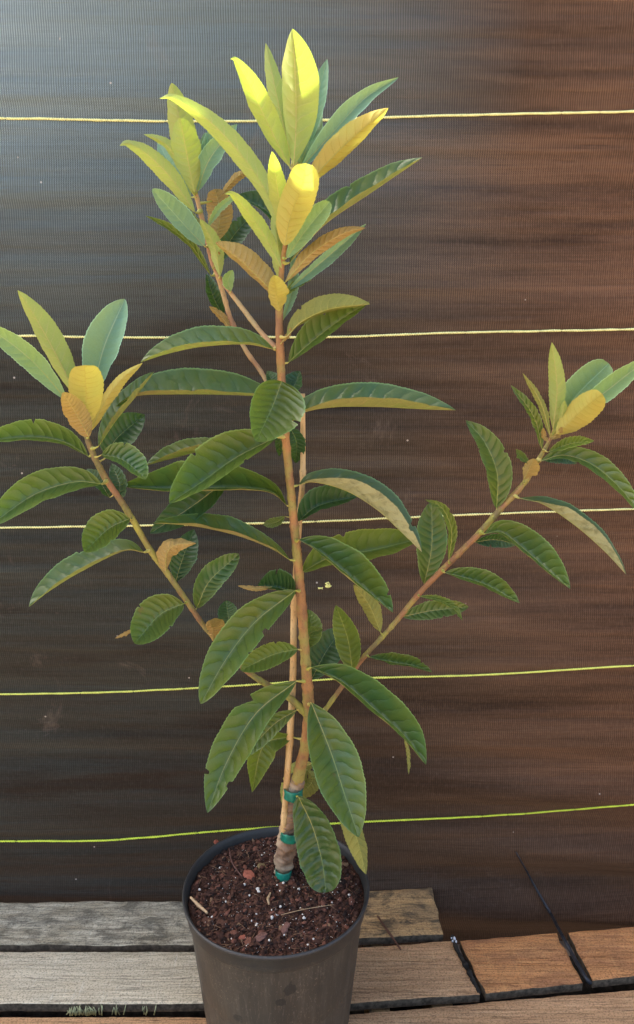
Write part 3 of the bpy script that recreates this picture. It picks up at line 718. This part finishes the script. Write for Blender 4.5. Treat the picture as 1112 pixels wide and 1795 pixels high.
leaf('golden', L_, [(490, 545), (485, 515), (481, 482)], 13, (10, 20, 16), b=.02, dt=.03, tb=.62, crink=1.2)
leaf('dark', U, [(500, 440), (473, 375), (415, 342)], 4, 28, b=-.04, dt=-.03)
leaf('dark', U, [(384, 458), (408, 415), (445, 372)], 17, 17, b=-.02, dt=-.02)
leaf('brown', L_, [(384, 348), (415, 310), (458, 288)], 6, 8, b=-.03, dt=-.01)
leaf('young', L_, [(494, 470), (485, 410), (484, 345)], 9, 10, b=.003, dt=.0)
leaf('teal', U, [(497, 560), (512, 510), (516, 440)], 8, 9, b=-.015, dt=-.02)
leaf('young', L_, [(495, 500), (485, 450), (484, 400)], 8, 9, b=.004, dt=.0)
# --- middle of the trunk, right side
leaf('mature', U, [(506, 635), (550, 596), (600, 558), (648, 529)], (28, 30, 22), 9, b=.0, dt=.02)
leaf('olive', L_, [(503, 590), (530, 563), (580, 541), (649, 533)], 24, 4, b=.02, dt=.03)
leaf('dark', U, [(495, 695), (515, 678), (526, 650)], 22, 10, b=-.02, dt=-.03)
leaf('dark', U, [(494, 690), (478, 668), (468, 650)], 8, 14, b=-.02, dt=-.03)
leaf('mature', U, [(508, 742), (535, 722), (590, 713), (665, 713), (740, 717), (799, 719)], 38, (-4, -14, -17, -12), b=.0, dt=.03, dm=.01, tm=.48, nn=90)
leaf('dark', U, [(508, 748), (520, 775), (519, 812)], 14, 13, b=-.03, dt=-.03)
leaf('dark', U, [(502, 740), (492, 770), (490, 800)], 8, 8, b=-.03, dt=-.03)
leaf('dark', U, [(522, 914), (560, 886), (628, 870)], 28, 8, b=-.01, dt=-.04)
leaf('mottled', U, [(524, 850), (552, 845), (609, 861), (662, 894), (703, 932), (740, 968)], 38, (-6, -25, -29, -24), b=.0, dt=.06, dm=.02, nn=90, label='drooping leaf folded to show its pale mottled underside')
leaf('olive', U, [(530, 1003), (580, 977), (650, 965), (738, 944)], 34, 14, b=-.02, dt=-.06, tb=.7)
leaf('mature', U, [(524, 946), (560, 966), (605, 1003), (650, 1040), (689, 1074)], 38, 3, b=.02, dt=.08, dm=.01, nn=80)
leaf('dark', U, [(546, 1192), (572, 1142), (603, 1100)], 27, 24, b=-.04, dt=-.05)
leaf('olive', U, [(536, 1138), (546, 1105), (540, 1068)], 9, 17, b=-.03, dt=-.04)
leaf('olive', U, [(618, 1176), (610, 1120), (589, 1061)], 20, 18, b=.01, dt=.02, tm=.45)
leaf('olive', L_, [(667, 1108), (648, 1062), (620, 1025)], 12, 15, b=.01, dt=.02)
leaf('mature', U, [(546, 1170), (600, 1195), (660, 1246), (710, 1290), (747, 1341)], 37, 5, b=.02, dt=.12, dm=.02, nn=90)
leaf('olive', L_, [(708, 1288), (716, 1320), (717, 1358)], 3, 3, D0=.07, dt=.01, stalk=False)
# --- left side of the trunk
leaf('mature', U, [(480, 612), (430, 603), (350, 608), (290, 621), (247, 635)], (-5, -7, -12), 32, b=.01, dt=.04, dm=.01, nn=80)
leaf('mature', U, [(488, 695), (440, 693), (380, 691), (300, 691), (240, 694), (203, 712)], (-5, -7, -10), 42, b=-.0, dt=.05, dm=.01, nn=90)
leaf('mature', U, [(494, 668), (478, 712), (449, 774)], 48, 33, b=.03, dt=.08, tm=.36, tb=.8, label='leaf hanging straight at the viewer in front of the trunk')
leaf('mature', U, [(485, 766), (414, 802), (352, 846), (297, 882)], 13, 46, b=.02, dt=.09, dm=.01, tb=.75, nn=80, label='broad olive and teal leaf left of the trunk')
leaf('mature', U, [(503, 886), (476, 862), (430, 855), (360, 855), (290, 856), (211, 851)], (2, 3, 3, 8), (20, 38, 44, 30), b=-.0, dt=.0, nn=90)
leaf('mature', U, [(400, 778), (330, 796), (256, 816)], (-10, -12, -6), 24, D0=.0, stalk=False)
leaf('dark', U, [(405, 835), (340, 885), (263, 935)], 20, 24, D0=.01, dt=.02, stalk=False)
leaf('mature', U, [(508, 981), (475, 961), (414, 938), (338, 922), (268, 917)], (-3, -5, -4), (18, 26, 20), b=.01, dt=.04, nn=80, crink=.8)
leaf('dark', U, [(520, 1042), (492, 1031), (452, 1026)], 4, 28, b=.0, dt=.02)
leaf('brown', L_, [(478, 1029), (450, 1032), (417, 1027)], 4, 4, D0=.04, stalk=False)
leaf('mature', U, [(518, 1035), (448, 1090), (397, 1155), (352, 1234)], 25, 33, b=.02, dt=.10, dm=.01, tb=.7, nn=90, label='long broad leaf drooping to the lower left of the trunk')
leaf('olive', U, [(522, 1138), (478, 1148), (422, 1175)], 18, 20, b=.01, dt=.03, tb=.7)
leaf('mature', U, [(520, 1194), (448, 1252), (397, 1338), (364, 1425)], 26, 33, b=.02, dt=.11, dm=.01, notch=('r', .27, .42, .10), nn=120, label='long grey green leaf torn along its upper edge')
leaf('mature', U, [(520, 1245), (478, 1272), (424, 1330)], 14, 15, b=.01, dt=.03)
leaf('olive', U, [(510, 1291), (462, 1308), (442, 1389)], (18, 24, 14), (12, 20, 12), b=-.01, dt=.0, tm=.42)
leaf('olive', L_, [(548, 1338), (520, 1355), (500, 1418)], 22, 17, b=-.05, dt=-.02, tm=.5, tb=.7)
leaf('olive', L_, [(540, 1350), (548, 1370), (520, 1400)], 14, 10, b=-.05, dt=-.02)
# --- low front leaves
leaf('olive', L_, [(590, 1395), (622, 1460), (642, 1533)], 13, 17, D0=.045, dt=.02, stalk=False)
leaf('mature', U, [(546, 1232), (580, 1318), (606, 1398), (629, 1468)], 39, 34, b=.03, dt=.10, dm=.02, nn=110, crink=1.0, tm=.5, label='large ribbed leaf hanging over the front of the pot')
leaf('crinkled', U, [(523, 1396), (548, 1449), (565, 1511), (572, 1565)], 30, 34, b=.03, dt=.03, tm=.6, tb=.5, crink=3.0, nn=110, label='crinkled dark green leaf just above the soil')
# --- left branch
leaf('young', U, [(118, 702), (60, 636), (0, 588), (-45, 565)], 17, 17, b=.02, dt=.03)
leaf('young', L_, [(136, 697), (92, 610), (58, 550), (31, 509)], 14, 24, b=.0, dt=.02)
leaf('teal', U, [(160, 702), (182, 610), (219, 524)], 33, 22, b=-.01, dt=-.01, tm=.58, tb=.7)
leaf('golden', L_, [(158, 757), (185, 702), (215, 662), (250, 636)], 8, 11, b=.02, dt=.02)
leaf('mature', U, [(173, 782), (205, 735), (240, 693), (270, 652)], 24, -9, b=.01, dt=.0)
leaf('golden', L_, [(150, 742), (151, 690), (148, 640)], 27, 28, b=.03, dt=.04, tm=.66, tb=.35, label='small blunt orange yellow leaf')
leaf('brown', L_, [(156, 766), (134, 726), (110, 688)], 17, 19, b=.035, dt=.05, tb=.65)
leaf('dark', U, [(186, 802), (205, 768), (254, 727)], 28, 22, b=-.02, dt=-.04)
leaf('mature', U, [(155, 800), (110, 774), (50, 766), (-40, 775)], 5, 27, b=.0, dt=.04)
leaf('mature', U, [(178, 848), (130, 845), (62, 866), (0, 908), (-20, 925)], 16, 31, b=.02, dt=.07, tb=.7)
leaf('mature', U, [(178, 797), (215, 806), (256, 840)], 27, 8, b=.03, dt=.05, tb=.6)
leaf('dark', U, [(192, 872), (175, 845), (152, 822)], 9, 13, b=-.02, dt=-.02)
leaf('dark', U, [(207, 880), (210, 850), (196, 812)], 14, 12, b=-.02, dt=-.02)
leaf('mature', U, [(228, 909), (190, 927), (148, 968)], 18, 29, b=.02, dt=.05, tb=.7)
leaf('mature', U, [(252, 968), (215, 966), (140, 1003), (88, 1035), (51, 1064)], (-3, -5, -4), 31, b=.01, dt=.05, nn=80)
leaf('brown', L_, [(291, 1002), (292, 972), (308, 955), (344, 952)], (16, 14, 6), (4, 15, 10), b=.02, dt=.03, tm=.42, crink=1.8)
leaf('dark', U, [(308, 1020), (320, 980), (340, 928)], 20, 20, b=-.02, dt=-.03)
leaf('mature', U, [(345, 1066), (368, 1018), (419, 971)], 20, 19, b=-.01, dt=-.01, tb=.65)
leaf('mature', U, [(322, 1058), (280, 1078), (236, 1128)], 26, 32, b=.02, dt=.05, tb=.65, tm=.5)
leaf('brown', L_, [(238, 1101), (222, 1110), (202, 1119)], 3, 3, D0=.05, stalk=False)
leaf('brown', L_, [(374, 1124), (373, 1105), (366, 1088)], (6, 8, 8), (4, 22, 20), b=.02, dt=.03, tm=.6, tb=.5, crink=1.8)
leaf('dark', U, [(404, 1102), (400, 1078), (397, 1053)], 16, 16, b=-.04, dt=-.04, tb=.6)
# --- right branch
leaf('mature', U, [(744, 1024), (757, 960), (757, 880)], 24, 23, b=-.01, dt=-.02, tb=.65, tm=.55)
leaf('olive', U, [(787, 983), (792, 930), (776, 892), (746, 876)], 6, 9, b=.01, dt=.02)
leaf('mature', U, [(871, 891), (872, 830), (850, 775), (817, 737)], 16, 24, b=-.0, dt=-.02, tm=.45)
leaf('young', U, [(980, 747), (1010, 695), (1068, 637)], 26, 24, b=-.01, dt=-.02, tb=.45, tm=.6)
leaf('young', U, [(990, 740), (1055, 692), (1115, 645), (1145, 625)], 17, 15, b=.0, dt=.01)
leaf('lime', L_, [(970, 752), (977, 680), (968, 600)], 13, 14, b=.01, dt=.02)
leaf('olive', L_, [(966, 767), (948, 705), (917, 654)], 6, 6, b=.015, dt=.02)
leaf('mature', U, [(951, 788), (936, 730), (896, 675)], 6, 10, b=.01, dt=.01)
leaf('golden', L_, [(976, 760), (1012, 727), (1056, 690)], 21, 23, b=.02, dt=.04, tb=.5, tm=.62)
leaf('olive', U, [(962, 792), (1000, 778), (1042, 773)], 11, 6, b=.02, dt=.03)
leaf('mature', U, [(948, 808), (990, 798), (1040, 815), (1085, 853), (1128, 905)], 20, 8, b=.02, dt=.07, nn=80)
leaf('dark', U, [(953, 806), (985, 802), (1012, 812)], 10, 9, b=-.01, dt=-.01)
leaf('brown', L_, [(918, 843), (930, 818), (938, 804)], (7, 10, 8), (4, 16, 16), b=.02, dt=.03, tb=.62, tm=.6, crink=1.0)
leaf('mature', U, [(928, 812), (914, 802), (905, 787)], 4, 8, D0=.035, stalk=False)
leaf('mottled', U, [(911, 873), (955, 885), (1010, 922), (1060, 966), (1098, 1007)], (14, 24, 24, 20), (8, -18, -22, -16), b=.01, dt=.06, dm=.01, nn=80)
leaf('mature', U, [(850, 936), (880, 933), (920, 963), (960, 998), (1000, 1032)], 32, 4, b=.02, dt=.07, nn=80)
leaf('dark', U, [(834, 950), (870, 946), (906, 955)], 9, 12, b=-.02, dt=-.02)
leaf('mature', U, [(780, 1004), (813, 1012), (855, 1026), (911, 1057)], 21, 5, b=.02, dt=.05)
leaf('mature', U, [(706, 1081), (760, 1070), (822, 1064)], 15, 13, b=.0, dt=.01, tb=.7)
leaf('olive', U, [(735, 1045), (770, 1052), (795, 1065), (811, 1088)], 7, 3, b=.02, dt=.04)
leaf('mature', U, [(648, 1152), (690, 1161), (725, 1167), (758, 1179)], 15, 3, b=.01, dt=.03)
# --- upper left cluster
leaf('teal', U, [(335, 345), (305, 300), (277, 248)], 15, 15, b=-.02, dt=-.03)
leaf('lime', L_, [(335, 305), (318, 225), (301, 145)], 19, 22, b=-.0, dt=.0, tb=.7)
leaf('teal', U, [(350, 322), (368, 265), (383, 208)], 16, 14, b=-.02, dt=-.02)
leaf('young', L_, [(338, 337), (312, 282), (287, 250), (252, 235)], 6, 11, b=.01, dt=.01)
leaf('lime', L_, [(341, 337), (328, 272), (316, 206)], 21, 24, b=.02, dt=.02, tm=.6, tb=.6)
leaf('young', L_, [(342, 372), (300, 312), (255, 268), (224, 251), (210, 255)], 14, 15, b=.02, dt=.03)
leaf('teal', U, [(346, 336), (368, 278), (416, 217)], 17, 14, b=.01, dt=.01)
leaf('brown', L_, [(378, 422), (386, 375), (377, 331)], 20, 20, b=-.01, dt=-.01, tm=.6, tb=.5)
leaf('young', U, [(364, 398), (385, 365), (418, 338)], 6, 6, b=.01, dt=.02)
leaf('teal', U, [(358, 431), (318, 388), (267, 331)], 13, 21, b=.02, dt=.03, tb=.6)
leaf('olive', U, [(370, 483), (335, 430), (295, 398), (255, 378)], 4, 8, b=.02, dt=.02)
leaf('young', L_, [(386, 484), (375, 430), (350, 383)], 9, 13, b=.015, dt=.02)
leaf('young', U, [(405, 510), (400, 492), (408, 473)], 9, 9, b=.01, dt=.01)
leaf('dark', U, [(392, 555), (374, 520), (362, 480)], 8, 14, b=-.01, dt=-.01)
leaf('brown', L_, [(404, 577), (388, 555), (367, 537)], 5, 7, b=.005, dt=.01)
for k_, f_, p_, a_, b_, z_ in (
    ('teal', U, [(343, 332), (352, 290), (360, 232)], 9, 10, -.015), ('young', L_, [(342, 345), (328, 305), (322, 262)], 7, 9, .008),
    ('olive', U, [(356, 412), (336, 385), (318, 362)], 7, 9, -.01), ('young', U, [(508, 402), (520, 372), (533, 352)], 7, 8, -.01),
    ('olive', U, [(497, 520), (520, 498), (548, 486)], 7, 6, -.008), ('teal', U, [(497, 455), (478, 430), (466, 400)], 7, 9, -.01),
    ('lime', L_, [(968, 764), (984, 735), (990, 702)], 7, 8, .01), ('brown', L_, [(966, 770), (978, 762), (986, 748)], 4, 5, .014),
    ('brown', L_, [(962, 775), (954, 764), (953, 750)], 4, 4, .014), ('young', L_, [(150, 742), (166, 706), (174, 664)], 7, 9, -.005),
    ('brown', L_, [(148, 752), (140, 735), (142, 712)], 5, 6, .01), ('mature', U, [(500, 905), (485, 915), (462, 920)], 7, 8, -.01),
    ('olive', U, [(533, 1120), (548, 1108), (566, 1104)], 8, 6, -.012), ('young', L_, [(340, 318), (346, 285), (343, 250)], 5, 6, .0),
    ('brown', L_, [(494, 600), (504, 588), (510, 574)], 3, 4, .012), ('brown', L_, [(372, 470), (382, 458), (384, 440)], 4, 4, .01)):
    leaf(k_, f_, p_, a_, b_, b=z_, dt=z_, tb=.7, tm=.55)
# the hundred largest leaves stay single parts; the few tiny ones left over are one part
LEAVES.sort(key=lambda q: -q[0])
V = []; Fc = []; UV = []; MI = []; mats = [M_petiole]
for _a, o in LEAVES[100:]:
    for ob in [o] + list(o.children):
        me = ob.data; m_ = me.materials[0]
        if m_ not in mats: mats.append(m_)
        off = len(V); V += [v.co.copy() for v in me.vertices]
        uvl = [(0.5, 0.0)] * len(me.vertices)
        if me.uv_layers:
            for l in me.loops: uvl[l.vertex_index] = tuple(me.uv_layers[0].data[l.index].uv)
        UV += uvl
        for p in me.polygons: Fc.append(tuple(i + off for i in p.vertices)); MI.append(mats.index(m_))
    for ob in list(o.children) + [o]: bpy.data.objects.remove(ob)
base_ = Vector(tree.location)
sm = mesh('small_leaves', [v + base_ for v in V], Fc, mats, tree, uvs=UV, midx=MI); sm['kind'] = 'stuff'
# ------------------------------------------------------------------ stake and ties
SY = 1.035
sp = [(494, 1530, 1.045, 5.0), (497, 1475, 1.030, 5.4), (498, 1440, 1.012, 5.6), (508, 1300, 1.012, 6), (514, 1180, 1.012, 6), (516, 1060, 1.014, 5.6), (526, 900, 1.02, 5.2), (531, 830, 1.02, 5), (531, 690, 1.02, 4.2)]
s = Spline(sp, 40); P3 = []; rad = []
for i in range(161):
    x, y, Y, r = s.at(i / 160); 
    if y > 1380: Y -= .0
    p, k = atY(x, y, Y); nd = sum(math.exp(-((y - q) / 4.0) ** 2) for q in (1302, 828, 1062))
    P3.append(p); rad.append(r * k * (1 + .28 * nd))
v, f = tube(P3, rad, 12, .05, 200)
stake = mesh('bamboo_stake', v, f, M_bamboo); tag(stake, 'thin tan bamboo stake standing in the soil beside the trunk', 'stake')
def tie(pc, hw, hh, D, lab, r_d=.016):
    cx_, cy_ = pc; V = []; Fc = []; n = 40; rows = 7
    for j in range(rows):
        for i in range(n):
            a = 2 * math.pi * i / n; vv = j / (rows - 1)
            p, k = atY(cx_ + hw * math.cos(a) * (1 + .03 * math.sin(3 * a + j)), cy_ + (vv - .5) * 2 * hh + 1.6 * math.sin(2 * a + 1) + 1.2 * noise.noise(Vector((a * 3, j * .7, cx_))), 1 - D)
            p.y += -r_d * math.sin(a) + .0007 * noise.noise(Vector((a * 6, j, 2))); V.append(p)
    for j in range(rows - 1):
        for i in range(n):
            a = j * n + i; b = j * n + (i + 1) % n; Fc.append((a, b, b + n, a + n))
    o = mesh('plant_tie', V, Fc, M_tie); sd = o.modifiers.new('s', 'SOLIDIFY'); sd.thickness = .0006
    tag(o, lab, 'plant tie', 'green tape ties on the trunk'); return o
t1 = tie((514, 1385), 17.0, 8.5, -.016, 'uppermost green tape tie binding stake to trunk', .022)
tie((508, 1458), 17.0, 7.5, -.025, 'middle green tape tie around stake and trunk above the soil', .022)
tie((497, 1529), 14.5, 10, -.03, 'lowest green tape around the trunk base at the soil', .02)
